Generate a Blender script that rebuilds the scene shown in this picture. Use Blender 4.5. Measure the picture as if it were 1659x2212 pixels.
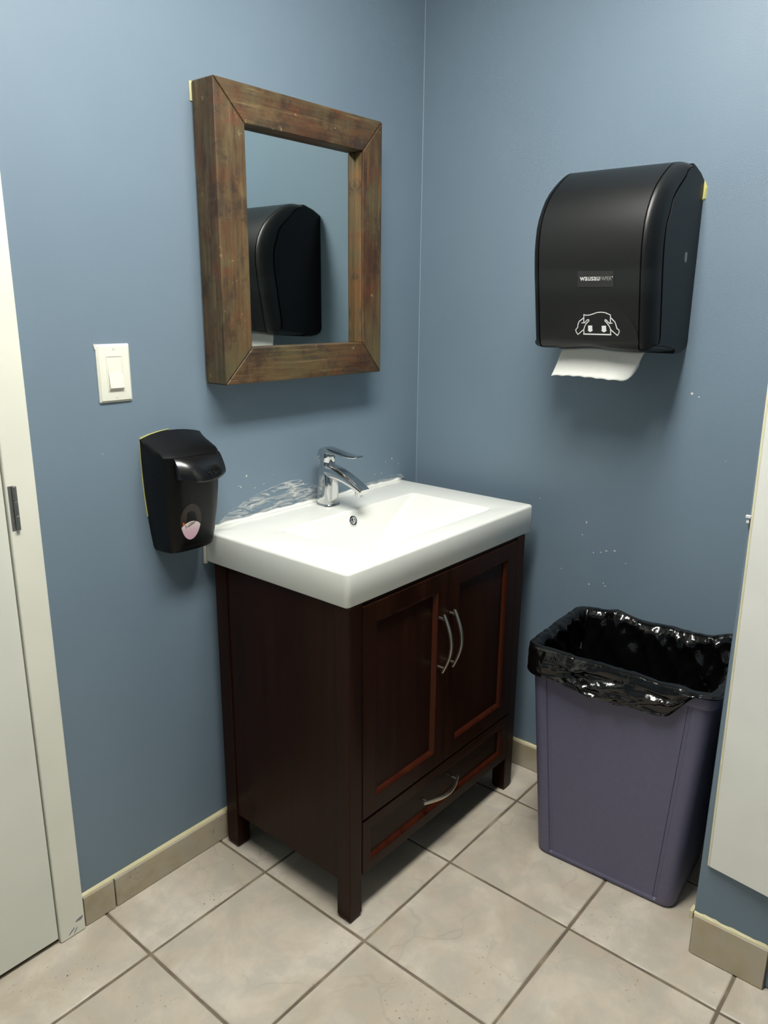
import bpy, bmesh, math, random
from mathutils import Vector, Matrix, noise
random.seed(7)
for o in list(bpy.data.objects): bpy.data.objects.remove(o)
C = bpy.context.scene.collection
S = bpy.context.scene

# ------------------------------------------------------------ camera
cd = bpy.data.cameras.new('camera'); cam = bpy.data.objects.new('camera', cd); C.objects.link(cam)
cd.sensor_fit = 'HORIZONTAL'; cd.sensor_width = 36.0; cd.lens = 1655.67 / 1659 * 36
cd.clip_start = 0.02
Rr = Vector((0.64386708, -0.76508698, 0.00878035)); Uu = Vector((0.19457111, 0.1748201, 0.96518393)); Ff = Vector((0.73998464, 0.61974175, -0.26142473))
cam.matrix_world = Matrix(((Rr.x, Uu.x, -Ff.x, -1.88023), (Rr.y, Uu.y, -Ff.y, -1.44386), (Rr.z, Uu.z, -Ff.z, 1.37014), (0, 0, 0, 1)))
S.camera = cam
# ------------------------------------------------------------ world, exposure
w = bpy.data.worlds.new('world'); S.world = w; w.use_nodes = True
w.node_tree.nodes['Background'].inputs[0].default_value = (.5, .52, .55, 1)
w.node_tree.nodes['Background'].inputs[1].default_value = .05
S.view_settings.view_transform = 'Standard'; S.view_settings.look = 'None'
S.view_settings.gamma = 1; S.view_settings.use_curve_mapping = False
S.view_settings.exposure = 0.0
LAMP_STRENGTH = 44.0
LAMP = (-1.12, -0.84, 1.20, .30)          # centre x, y and size of the ceiling fixture
CEIL = 2.46

# ------------------------------------------------------------ helpers
def lin(c):
    return tuple((x / 12.92 if x <= .04045 else ((x + .055) / 1.055) ** 2.4) for x in [v / 255 for v in c]) + (1,)

class NT:
    def __init__(s, name):
        s.m = bpy.data.materials.new(name); s.m.use_nodes = True
        s.t = s.m.node_tree; s.n = s.t.nodes; s.b = s.n['Principled BSDF']
    def new(s, typ, **kw):
        n = s.n.new(typ)
        for k, v in kw.items(): setattr(n, k, v)
        return n
    def link(s, a, b): s.t.links.new(a, b)
    def pos(s, scale=(1, 1, 1), rnd=0.0):
        g = s.new('ShaderNodeNewGeometry'); m = s.new('ShaderNodeVectorMath', operation='MULTIPLY')
        s.link(g.outputs['Position'], m.inputs[0]); m.inputs[1].default_value = scale
        if not rnd: return m.outputs[0]
        oi = s.new('ShaderNodeObjectInfo'); k = s.new('ShaderNodeMath', operation='MULTIPLY'); k.inputs[1].default_value = rnd
        s.link(oi.outputs['Random'], k.inputs[0])
        a = s.new('ShaderNodeVectorMath', operation='ADD'); s.link(m.outputs[0], a.inputs[0]); s.link(k.outputs[0], a.inputs[1])
        return a.outputs[0]
    def noise(s, vec, scale=5, detail=4, rough=.55, dist=0):
        n = s.new('ShaderNodeTexNoise'); s.link(vec, n.inputs['Vector'])
        n.inputs['Scale'].default_value = scale; n.inputs['Detail'].default_value = detail
        n.inputs['Roughness'].default_value = rough; n.inputs['Distortion'].default_value = dist
        return n.outputs['Fac']
    def ramp(s, fac, stops):
        r = s.new('ShaderNodeValToRGB'); s.link(fac, r.inputs[0]); e = r.color_ramp.elements
        while len(e) < len(stops): e.new(.5)
        for k, (p, c) in enumerate(stops):
            e[k].position = p; e[k].color = c if isinstance(c, tuple) and len(c) == 4 else lin(c) if isinstance(c, tuple) else (c, c, c, 1)
        return r.outputs[0]
    def mix(s, fac, a, b, mode='MIX'):
        m = s.new('ShaderNodeMix', data_type='RGBA', blend_type=mode)
        for sock, v in ((m.inputs[0], fac), (m.inputs[6], a), (m.inputs[7], b)):
            if hasattr(v, 'is_output'): s.link(v, sock)
            else: sock.default_value = v
        return m.outputs[2]
    def bump(s, h, strength=.2, dist=.002):
        b = s.new('ShaderNodeBump'); s.link(h, b.inputs['Height']); b.inputs['Strength'].default_value = strength
        b.inputs['Distance'].default_value = dist; s.link(b.outputs[0], s.b.inputs['Normal'])
    def set(s, color=None, rough=.5, metal=0, spec=.5, coat=0):
        if color is not None:
            if hasattr(color, 'is_output'): s.link(color, s.b.inputs['Base Color'])
            else: s.b.inputs['Base Color'].default_value = color
        if hasattr(rough, 'is_output'): s.link(rough, s.b.inputs['Roughness'])
        else: s.b.inputs['Roughness'].default_value = rough
        s.b.inputs['Metallic'].default_value = metal; s.b.inputs['Specular IOR Level'].default_value = spec
        s.b.inputs['Coat Weight'].default_value = coat
        return s.m

def plain(name, c, rough=.5, metal=0, spec=.5, var=.06, scale=30, bump=0.0):
    t = NT(name); v = t.noise(t.pos(), scale, 3)
    a = lin(c); lo = tuple(x * (1 - var) for x in a[:3]) + (1,); hi = tuple(min(1, x * (1 + var)) for x in a[:3]) + (1,)
    col = t.ramp(v, [(.3, lo), (.7, hi)])
    if bump: t.bump(t.noise(t.pos(), scale * 8, 2), bump, .001)
    return t.set(col, rough, metal, spec)

# ------------------------------------------------------------ materials
def m_wall():
    t = NT('blue_wall_paint')
    v = t.noise(t.pos(), 2.2, 4)
    col = t.ramp(v, [(.3, (109, 127, 142)), (.7, (115, 133, 147))])
    t.bump(t.noise(t.pos(), 260, 3), .22, .0012)
    return t.set(col, .48, 0, .4)
def m_tile(name, c0, c1, c2, rnd):
    t = NT(name); p = t.pos((1, 1, 1), rnd)
    a = t.noise(p, 5.5, 6, .6, .6); b = t.noise(p, 16, 5, .6, .3)
    col = t.ramp(a, [(.36, c0), (.5, c1), (.62, c2)])
    col = t.mix(t.ramp(b, [(.42, 0.0), (.62, .55)]), col, lin((177, 172, 160)))
    vein = t.new('ShaderNodeTexVoronoi', feature='DISTANCE_TO_EDGE'); wn = t.new('ShaderNodeTexNoise'); t.link(p, wn.inputs['Vector']); wn.inputs['Scale'].default_value = 7
    vv = t.new('ShaderNodeVectorMath', operation='MULTIPLY_ADD'); t.link(wn.outputs['Color'], vv.inputs[0]); vv.inputs[1].default_value = (.22, .22, .22); t.link(p, vv.inputs[2])
    t.link(vv.outputs[0], vein.inputs['Vector']); vein.inputs['Scale'].default_value = 7
    vm = t.mix(1.0, t.ramp(vein.outputs['Distance'], [(.0, .30), (.035, 0.0)]), t.ramp(t.noise(p, 4.5, 2), [(.5, 0.0), (.62, 1.0)]), 'MULTIPLY')
    col = t.mix(vm, col, lin((150, 140, 126)))
    pits = t.mix(1.0, t.ramp(t.noise(p, 130, 2), [(.66, 0.0), (.72, 1.0)]), t.ramp(t.noise(p, 6, 3), [(.54, 0.0), (.66, .85)]), 'MULTIPLY')
    col = t.mix(pits, col, lin((98, 86, 74)))
    t.bump(t.noise(p, 9, 6), .16, .006)
    return t.set(col, t.ramp(b, [(.3, .36), (.7, .5)]), 0, .45)
def m_wood(name, axis, c_dark, c_mid, c_light, rough, worn=False):
    t = NT(name); sc = [26, 26, 26]; sc['xyz'.index(axis)] = 1.6
    p = t.pos(tuple(sc), 40)
    g = t.noise(p, 1.0, 8, .62, .5)
    col = t.ramp(g, [(.28, c_dark), (.5, c_mid), (.75, c_light)])
    if worn:
        q = t.pos((1, 1, 1), 9)
        sc2 = [9, 9, 9]; sc2['xyz'.index(axis)] = 2.5; q2 = t.pos(tuple(sc2), 20)
        col = t.mix(t.ramp(t.noise(q2, 1.0, 6, .65), [(.46, 0.0), (.6, .8)]), col, lin((100, 84, 54)))
        col = t.mix(t.ramp(t.noise(q2, 1.7, 6, .7), [(.52, 0.0), (.60, .85)]), col, lin((56, 48, 38)))
        col = t.mix(t.ramp(t.noise(q, 7, 6, .7), [(.46, 0.0), (.60, .7)]), col, lin((92, 84, 56)))
        col = t.mix(t.ramp(t.noise(q, 15, 6, .7), [(.54, 0.0), (.64, .75)]), col, lin((50, 37, 28)))
        col = t.mix(t.ramp(t.noise(q, 10, 5, .7), [(.58, 0.0), (.68, .7)]), col, lin((104, 54, 34)))
        col = t.mix(t.ramp(t.noise(q2, 2.6, 7, .75), [(.6, 0.0), (.68, .8)]), col, lin((110, 58, 34)))
        col = t.mix(t.ramp(t.noise(q, 34, 5, .75), [(.64, 0.0), (.7, .75)]), col, lin((148, 132, 92)))
        sc3 = [150, 150, 150]; sc3['xyz'.index(axis)] = 7; q3 = t.pos(tuple(sc3), 30)
        col = t.mix(t.ramp(t.noise(q3, 1.0, 4, .7), [(.42, 0.0), (.72, .6)]), col, lin((50, 34, 24)))
        col = t.mix(t.ramp(t.noise(q3, .6, 5, .75), [(.56, 0.0), (.74, .55)]), col, lin((146, 122, 82)))
        t.bump(t.noise(q3, 1.0, 6, .7), .5, .002)
        return t.set(col, t.ramp(g, [(.3, .42), (.7, .62)]), 0, .4)
    t.bump(g, .02, .001)
    return t.set(col, t.ramp(g, [(.3, rough - .05), (.7, rough + .05)]), 0, .12)

M_wall = m_wall()
M_floor = m_tile('floor_tile', (184, 172, 154), (198, 187, 170), (208, 198, 183), 37)
M_base = m_tile('baseboard_tile', (158, 146, 120), (174, 161, 134), (182, 170, 147), 23)
def m_grout():
    t = NT('grey_grout'); v = t.noise(t.pos(), 11, 5)
    t.bump(t.noise(t.pos(), 300, 2), .4, .001)
    return t.set(t.ramp(v, [(.35, (104, 94, 82)), (.55, (126, 114, 97)), (.72, (158, 145, 122))]), .85, 0, .2)
M_grout = m_grout()
M_caulk = plain('cream_caulk', (206, 198, 156), .5, var=.08, scale=20)
M_yellow = plain('old_yellow_paint', (204, 200, 124), .6)
M_white = plain('white_trim_paint', (226, 226, 212), .4, var=.03, scale=6, bump=.03)
M_door = plain('white_door_paint', (221, 222, 211), .4, var=.03, scale=4, bump=.03)
M_panel = plain('white_laminate', (226, 227, 221), .42, var=.03, scale=8, bump=.05)
M_cream = plain('cream_edge', (219, 213, 184), .5, var=.05)
M_ceil = plain('ceiling_paint', (225, 224, 216), .9)
M_wood = m_wood('espresso_wood', 'z', (25, 11, 5), (36, 17, 8), (48, 24, 12), .34)
M_woodh = m_wood('espresso_wood_cross', 'x', (25, 11, 5), (36, 17, 8), (48, 24, 12), .34)
M_mould = m_wood('highlit_moulding', 'z', (46, 17, 8), (58, 23, 11), (68, 29, 14), .3)  # redder and lighter than the cabinet wood: bead highlight put into the colour
M_inside = plain('cabinet_inside', (30, 20, 14), .7)
M_oldz = m_wood('reclaimed_wood_upright', 'z', (58, 37, 22), (80, 52, 32), (98, 68, 42), .5, True)
M_oldx = m_wood('reclaimed_wood_cross', 'x', (58, 37, 22), (82, 54, 33), (100, 72, 44), .5, True)
M_rawwood = m_wood('bare_wood', 'z', (84, 54, 26), (112, 76, 38), (132, 96, 48), .6, True)
M_porc = plain('white_porcelain', (236, 237, 230), .12, spec=.55, var=.01)
def m_chrome():
    t = NT('polished_chrome'); v = t.noise(t.pos(), 60, 3)
    return t.set(lin((205, 206, 206)), t.ramp(v, [(.3, .05), (.7, .1)]), 1)
M_chrome = m_chrome()
M_steel = plain('brushed_nickel', (190, 184, 168), .3, 1, var=.05, scale=80)
M_grey = plain('grey_metal', (130, 132, 130), .45, .8)
M_dark = plain('dark_gap', (14, 13, 12), .9)
M_blk = plain('black_plastic', (10, 10, 11), .38, spec=.25, bump=.04, scale=60)
M_blk2 = plain('satin_black_plastic', (12, 13, 13), .42, bump=.05, scale=60)
M_gloss = plain('glossy_black_plastic', (16, 16, 17), .2)
def m_cover():
    t = NT('smoked_plastic')
    g = t.new('ShaderNodeNewGeometry'); x = t.new('ShaderNodeSeparateXYZ'); t.link(g.outputs['Position'], x.inputs[0])
    r = t.ramp(x.outputs['Z'], [(0, 0.0)]); rn = r.node
    mp = t.new('ShaderNodeMapRange'); t.link(x.outputs['Z'], mp.inputs[0]); mp.inputs[1].default_value = 1.26; mp.inputs[2].default_value = 1.68
    # the roll and the inner roller show faintly through the smoked cover
    inner = t.ramp(mp.outputs[0], [(.30, (7, 8, 8)), (.37, (19, 23, 22)), (.43, (19, 23, 22)), (.46, (8, 9, 9)), (.55, (9, 10, 10)), (.75, (12, 14, 14))])
    t.bump(t.noise(t.pos(), 420, 2), .05, .001)
    return t.set(inner, .42, 0, .5)
M_cover = m_cover()
M_print = plain('white_print', (214, 214, 212), .6, var=.02)
M_lightprint = plain('grey_print', (150, 152, 150), .6, var=.02)
M_sticker = plain('dark_label', (38, 38, 37), .45)
M_paper = plain('white_paper', (232, 232, 226), .9, var=.02, scale=120, bump=.1)
M_bin = plain('purple_grey_plastic', (97, 95, 119), .5, var=.04, scale=90, bump=.12)
def m_bag():
    t = NT('black_bag_film'); 
    t.bump(t.noise(t.pos((1, 1, 1)), 30, 4, .5, .8), .30, .006)
    return t.set(t.ramp(t.noise(t.pos(), 12, 3), [(.3, (7, 7, 7)), (.7, (12, 11, 11))]), .13, 0, .55)
M_bag = m_bag()
M_glass = NT('mirror_silver'); gl = M_glass.noise(M_glass.pos(), 9, 4)
M_glass = M_glass.set(lin((222, 228, 224)), M_glass.ramp(gl, [(.4, .01), (.75, .035)]), 1)
M_brown = plain('amber_soap_window', (34, 25, 19), .35, var=.5, scale=40)
M_orange = plain('orange_plastic', (176, 92, 58), .3)
def m_pink():
    t = NT('pink_label'); g = t.new('ShaderNodeNewGeometry'); x = t.new('ShaderNodeSeparateXYZ'); t.link(g.outputs['Position'], x.inputs[0])
    mp = t.new('ShaderNodeMapRange'); t.link(x.outputs['Z'], mp.inputs[0]); mp.inputs[1].default_value = .865; mp.inputs[2].default_value = .912
    return t.set(t.ramp(mp.outputs[0], [(.1, (200, 160, 176)), (.5, (206, 176, 186)), (.8, (212, 204, 196))]), .4)
M_pink = m_pink()
M_ink = plain('grey_ink', (140, 118, 128), .6)
M_scuff = plain('dark_scuff', (128, 132, 138), .7)
M_chip = plain('bare_plaster', (216, 214, 202), .8)
def m_smear():
    t = NT('dry_caulk_smear')
    p = t.pos((10, 10, 46)); a = t.noise(p, 1.6, 6, .7, 1.0)
    alpha = t.ramp(a, [(.46, 0.0), (.66, .6)])
    t.link(alpha, t.b.inputs['Alpha'])
    return t.set(lin((222, 225, 222)), .7)
M_smear = m_smear()
def m_lamp():
    t = NT('lamp_diffuser'); t.b.inputs['Base Color'].default_value = (.8, .8, .8, 1)
    t.b.inputs['Emission Color'].default_value = (1.0, .985, .93, 1); t.b.inputs['Emission Strength'].default_value = LAMP_STRENGTH
    return t.m
M_lamp = m_lamp()

# ------------------------------------------------------------ object builders
def tag(o, label=None, cat=None, group=None, kind=None):
    for k, v in (('label', label), ('category', cat), ('group', group), ('kind', kind)):
        if v: o[k] = v
    return o
def empty(name, loc, label, cat, group=None):
    o = bpy.data.objects.new(name, None); C.objects.link(o); o.location = loc; o.empty_display_size = .05
    return tag(o, label, cat, group)
def wloc(o):
    v = Vector(o.location)
    while o.parent: o = o.parent; v += Vector(o.location)
    return v
def mesh(name, verts, faces, m, parent=None, smooth=False, bevel=0.0, seg=2, ang=30):
    """verts in world coordinates; the object's origin goes to the middle of its box"""
    lo = [min(v[i] for v in verts) for i in range(3)]; hi = [max(v[i] for v in verts) for i in range(3)]
    c = Vector([(a + b) / 2 for a, b in zip(lo, hi)])
    me = bpy.data.meshes.new(name); me.from_pydata([Vector(v) - c for v in verts], [], faces)
    bm = bmesh.new(); bm.from_mesh(me); bmesh.ops.recalc_face_normals(bm, faces=bm.faces); bm.to_mesh(me); bm.free()
    o = bpy.data.objects.new(name, me); C.objects.link(o); me.materials.append(m)
    if parent is not None: o.parent = parent; o.location = c - wloc(parent)
    else: o.location = c
    if smooth: me.shade_smooth()
    if bevel:
        b = o.modifiers.new('bevel', 'BEVEL'); b.width = bevel; b.segments = seg; b.limit_method = 'ANGLE'; b.angle_limit = math.radians(ang)
        me.shade_smooth()
        if hasattr(me, 'set_sharp_from_angle'): pass
        wn = o.modifiers.new('wn', 'WEIGHTED_NORMAL'); wn.keep_sharp = True
    return o
BF = [(0, 3, 2, 1), (4, 5, 6, 7), (0, 1, 5, 4), (1, 2, 6, 5), (2, 3, 7, 6), (3, 0, 4, 7)]
def boxv(x0, x1, y0, y1, z0, z1):
    return [(x0, y0, z0), (x1, y0, z0), (x1, y1, z0), (x0, y1, z0), (x0, y0, z1), (x1, y0, z1), (x1, y1, z1), (x0, y1, z1)]
def box(name, x0, x1, y0, y1, z0, z1, m, parent=None, bevel=0.0, seg=2):
    return mesh(name, boxv(x0, x1, y0, y1, z0, z1), BF, m, parent, bevel=bevel, seg=seg)
def merge(parts):
    V, F = [], []
    for v, f in parts:
        n = len(V); V += list(v); F += [tuple(i + n for i in q) for q in f]
    return V, F
def loft(rings, cap0=True, cap1=True, closed=True):
    V = [p for r in rings for p in r]; n = len(rings[0]); F = []
    for i in range(len(rings) - 1):
        for j in range(n if closed else n - 1):
            k = (j + 1) % n
            F.append((i * n + j, i * n + k, (i + 1) * n + k, (i + 1) * n + j))
    if cap0: F.append(tuple(range(n))[::-1])
    if cap1: F.append(tuple((len(rings) - 1) * n + j for j in range(n)))
    return V, F
def rrect(w, h, r, n=6):
    """rounded rectangle, counter-clockwise, centred"""
    P = []; r = min(r, w / 2 - 1e-5, h / 2 - 1e-5)
    for cx, cy, a0 in ((w / 2 - r, h / 2 - r, 0), (-w / 2 + r, h / 2 - r, 90), (-w / 2 + r, -h / 2 + r, 180), (w / 2 - r, -h / 2 + r, 270)):
        for k in range(n + 1):
            a = math.radians(a0 + 90 * k / n); P.append((cx + r * math.cos(a), cy + r * math.sin(a)))
    return P
def sharp(o, ang=35):
    o.data.shade_smooth(); o.data.set_sharp_from_angle(angle=math.radians(ang)); return o
def tube(pts, r, n=12, flat=1.0, side=None):
    """tube along points; 'side' fixes the local first axis, flat scales the second"""
    rings = []
    for i, p in enumerate(pts):
        p = Vector(p); a = Vector(pts[max(i - 1, 0)]); b = Vector(pts[min(i + 1, len(pts) - 1)])
        d = (b - a).normalized(); s = Vector(side) if side else d.orthogonal().normalized()
        s = (s - d * s.dot(d)).normalized(); t = d.cross(s)
        rr = r[i] if isinstance(r, (list, tuple)) else r
        rings.append([tuple(p + s * rr * math.cos(2 * math.pi * k / n) + t * rr * flat * math.sin(2 * math.pi * k / n)) for k in range(n)])
    return loft(rings)
def cyl(c, axis, r, h, n=24):
    a = Vector(axis).normalized(); s = a.orthogonal().normalized(); t = a.cross(s); c = Vector(c)
    ring = lambda q, rr: [tuple(q + s * rr * math.cos(2 * math.pi * k / n) + t * rr * math.sin(2 * math.pi * k / n)) for k in range(n)]
    e = min(r, h) * .15
    return loft([ring(c, r), ring(c + a * (h - e), r), ring(c + a * h, r - e)])
def struct(name, o=None, label=None): return tag(o, label, None, None, 'structure')

# ============================================================ THE ROOM
X0, Y0 = -2.75, -2.75
wl = tag(box('wall_left', -1.268, .12, 0, .12, -.03, CEIL, M_wall), 'blue painted wall behind the mirror and the sink', kind='structure')
wlv, wlf = merge([(boxv(X0 - .12, -2.21, 0, .12, -.03, CEIL), BF), (boxv(-2.21, -1.268, 0, .12, 2.1, CEIL), BF)])
tag(mesh('wall_left', wlv, wlf, M_wall), 'blue wall around the white door', kind='structure')
wr = tag(box('wall_right', 0, .12, Y0 - .12, 0, -.03, CEIL, M_wall), 'blue wall that carries the towel dispenser', kind='structure')
wf = tag(box('wall_front', X0 - .12, 0, Y0 - .12, Y0, -.03, CEIL, M_wall), 'blue wall behind the camera', kind='structure')
wb = tag(box('wall_back', X0 - .12, X0, Y0, 0, -.03, CEIL, M_wall), 'blue wall beyond the door', kind='structure')
# the return that forms the nook for the bin
wn = tag(box('wall_return', -.378, 0, -2.75, -1.077, 0, CEIL, M_wall, bevel=.006, seg=3), 'blue wall return beside the waste bin at the right edge', kind='structure')
tag(box('ceiling', X0 - .12, .12, Y0 - .12, .12, CEIL, CEIL + .08, M_ceil), 'white ceiling', kind='structure')
fl = tag(box('floor', X0 - .12, .12, Y0 - .12, .5, -.06, -.0025, M_grout), 'grey grout bed under beige floor tiles', kind='structure')
# every floor tile is a piece of its own
GX, GY, T, GR = -.4989, -.5169, .33, .0070
def tile_mesh(x0, x1, y0, y1, seed):
    rnd = random.Random(seed); W, H = x1 - x0, y1 - y0; e = .0022
    def loop(ins, z):
        P = []
        for (ax, ay, bx, by) in ((-1, -1, 1, -1), (1, -1, 1, 1), (1, 1, -1, 1), (-1, 1, -1, -1)):
            for k in range(6):
                u = k / 6; px = (ax + (bx - ax) * u) * (W / 2 - ins); py = (ay + (by - ay) * u) * (H / 2 - ins)
                j = rnd.uniform(-.0006, .0006); P.append((px + j, py - j, z))
        return P
    V, F = loft([loop(0, -.008), loop(0, -e * .8), loop(e, 0)], cap0=False)
    return V, F
cnt = 0
full = None
tile_meshes = []
for i in range(-8, 3):
    for j in range(-2, 8):
        x0 = GX + i * T + GR / 2; x1 = GX + (i + 1) * T - GR / 2; y1 = GY - (j - 1) * T - GR / 2 + T * 0; y0 = y1 - T + GR
        x0c, x1c, y0c, y1c = max(x0, X0), min(x1, 0), max(y0, Y0), min(y1, 0 if x1 > -1.27 else .12)
        if x1c - x0c < .03 or y1c - y0c < .03: continue
        if x0c > -.378 and y1c < -1.08: continue
        isfull = abs(x1c - x0c - (T - GR)) < 1e-6 and abs(y1c - y0c - (T - GR)) < 1e-6
        if isfull and len(tile_meshes) >= 4: me = tile_meshes[cnt % 4]
        else:
            V, F = tile_mesh(x0c, x1c, y0c, y1c, cnt); me = bpy.data.meshes.new('tile'); me.from_pydata(V, [], F); me.materials.append(M_floor)
            if isfull: tile_meshes.append(me)
        o = bpy.data.objects.new('tile', me); C.objects.link(o); o.parent = fl
        o.location = Vector(((x0c + x1c) / 2, (y0c + y1c) / 2, random.uniform(-.0004, .0))) - wloc(fl)
        cnt += 1
# baseboards made of cut tiles with a cream caulk line on top
def baseboard(name, segs, fixed, axis, h, th, label, ends=()):
    """segs along the wall, fixed = wall plane coordinate, axis 'x' runs along x"""
    lo, hi = segs[0][0], segs[-1][1]
    def bx(nm, a, b, t0, t1, z0, z1, m, parent, bevel=0):
        return box(nm, a, b, fixed - t1, fixed - t0, z0, z1, m, parent, bevel) if axis == 'x' else box(nm, fixed - t1, fixed - t0, a, b, z0, z1, m, parent, bevel)
    root = tag(bx(name, lo, hi, 0, th * .6, 0, h - .004, M_grout, None), label, kind='structure')
    for a, b in segs: bx('tile', a + .0015, b - .0015, .001, th, .001, h - .002, M_base, root, .0018)
    V, F = [], []
    rnd = random.Random(len(segs)); n = 14; rings = []
    for k in range(n + 1):
        u = lo + (hi - lo) * k / n; up = h + .0022 + rnd.uniform(-.0012, .0022); q = []
        for t, z in ((0, h - .003), (th * .55, h - .003), (th * .45, h - .0008), (0.0005, up)):
            q.append((u, fixed - t, z) if axis == 'x' else (fixed - t, u, z))
        rings.append(q)
    V, F = loft(rings); mesh('caulk_line', V, F, M_caulk, root)
    return root
baseboard('baseboard_left', [(-1.2115, -1.1335), (-1.1335, -.803), (-.803, -.473), (-.473, -.143), (-.143, -.013)], 0, 'x', .078, .013, 'beige tile baseboard along the sink wall')
baseboard('baseboard_right', [(-1.07, -.86), (-.86, -.53), (-.53, -.2), (-.2, -.0)], 0, 'y', .080, .013, 'beige tile baseboard along the dispenser wall')
bn = baseboard('baseboard_return', [(-1.2325, -1.079)], -.378, 'y', .101, .011, 'short beige tile baseboard on the wall return at the right')
box('caulk_line', -.3885, -.366, -1.0785, -1.071, .086, .106, M_caulk, bn, .001)

# ---- door and casing
V, F = merge([(boxv(-1.272, -1.2135, -.017, 0.0, 0.001, 2.12), BF), (boxv(-2.28, -1.2135, -.017, 0, 2.06, 2.12), BF), (boxv(-2.28, -2.215, -.017, 0, .001, 2.12), BF),
              (boxv(-1.274, -1.268, 0, .12, .001, 2.1), BF)])
trim = tag(mesh('trim_1', V, F, M_white, bevel=.003), 'white painted door casing beside the light switch', kind='structure')
def blob(cx, cz, rx, rz, y, th, seed, n=9, rot=0):
    rnd = random.Random(seed); P = []
    for k in range(n):
        a = 2 * math.pi * k / n; q = rnd.uniform(.55, 1.1); u = rx * q * math.cos(a); v = rz * q * math.sin(a)
        P.append((cx + u * math.cos(rot) - v * math.sin(rot), cz + u * math.sin(rot) + v * math.cos(rot)))
    return loft([[(u, y, v) for u, v in P], [(u, y - th, v) for u, v in P]])
V, F = merge([blob(-1.226, .036, .013, .0045, -.0168, .0006, 3, rot=.35), blob(-1.246, .016, .010, .0018, -.0168, .0006, 5, rot=.7), blob(-1.238, .012, .010, .0015, -.0168, .0006, 6, rot=.9)])
tag(mesh('scuff_mark', V, F, M_scuff, trim), 'dark grey scuff marks')
door = tag(box('door_1', -2.205, -1.2742, -.012, .028, .013, 2.055, M_door, bevel=.002), 'white painted door at the left edge', kind='structure')
V, F = merge([cyl((-1.2575, -.0205, z), (0, 0, 1), .0042, .0275, 14) for z in (.952, .9805, .009 + 1.0)])
V2, F2 = merge([(V, F), (boxv(-1.268, -1.2575, -.0185, -.0165, .952, 1.037), BF)])
sharp(mesh('hinge', V2, F2, M_grey, trim))
box('gap_shade', -2.21, -1.274, .05, .12, -.002, .006, M_dark, trim)  # added near-black strip, stands in for the shade in the gap under the door

# ---- flecks where paint is chipped from the walls
def chips(name, plane, pts, parent):
    parts = []
    for k, (a, z, r) in enumerate(pts):
        rnd = random.Random(k * 7 + 1); P = []
        rx, rz = r * rnd.uniform(.6, 1.3), r * rnd.uniform(.5, 1.2)
        for q in range(7):
            t = 2 * math.pi * q / 7; s = rnd.uniform(.5, 1.1); P.append((a + rx * s * math.cos(t), z + rz * s * math.sin(t)))
        if plane == 'y': parts.append(loft([[(u, -.0002, v) for u, v in P], [(u, -.0009, v) for u, v in P]]))
        else: parts.append(loft([[(parent_x - .0002, u, v) for u, v in P], [(parent_x - .0009, u, v) for u, v in P]]))
    V, F = merge(parts)
    return tag(mesh(name, V, F, M_chip, parent), 'white chips in the blue paint', kind='stuff')
chips('paint_chip', 'y', [(-.7041, .935, .0026), (-.6853, .96, .0035), (-.7111, .9386, .0018), (-.151, .915, .0018), (-.1226, .9222, .0035), (-.09, .9, .0014), (-1.061, 1.0671, .0015), (-.2, .885, .002), (-.17, .884, .0016), (-.33, .955, .0012), (-.63, .93, .0015), (-.66, .925, .002), (-.6, .95, .001)], wl)
parent_x = 0.0
chips('paint_chip', 'x', [(-.5836, .8068, .0035), (-.5745, .7696, .0018), (-.6466, .7389, .003), (-.6695, .7439, .0034), (-.6314, .7317, .0022), (-.6106, .7258, .0018), (-.6049, .6338, .0035), (-.6515, .64, .0026), (-.6456, .6465, .0022), (-.8239, 1.1716, .0036), (-.841, 1.1642, .0022), (-.7029, .7165, .0018), (-.44, .85, .0015), (-.52, .66, .0015), (-.92, 1.02, .0012)], wr)
# dried caulk smeared on the wall behind the sink
def wall_patch(name, outline, y, m, parent):
    n = len(outline); V = [(x, y, z) for x, z in outline] + [(x, y + .0006, z) for x, z in outline]
    F = [tuple(range(n)), tuple(range(2 * n - 1, n - 1, -1))] + [(k, (k + 1) % n, n + (k + 1) % n, n + k) for k in range(n)]
    return mesh(name, V, F, m, parent)
tag(wall_patch('caulk_smear', [(-.79, .852), (-.755, .874), (-.722, .889), (-.69, .9), (-.646, .910), (-.60, .918), (-.56, .923), (-.515, .924), (-.497, .917), (-.49, .905), (-.47, .903), (-.44, .897), (-.44, .852)], -.0016, M_smear, wl), 'white dried caulk smear')
tag(wall_patch('caulk_smear', [(-.30, .853), (-.25, .864), (-.2, .867), (-.15, .87), (-.10, .872), (-.075, .865), (-.06, .853)], -.0016, M_smear, wl), 'white dried caulk smear')

M_corner = plain('corner_caulk', (120, 139, 153), .6)
V, F = loft([[(0.0005, 0.0005, z), (-.0016, .0, z), (-.0009, -.0009, z), (0, -.0016, z)] for z in (.085, CEIL)])
mesh('caulk_line', V, F, M_corner, wr)
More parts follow.
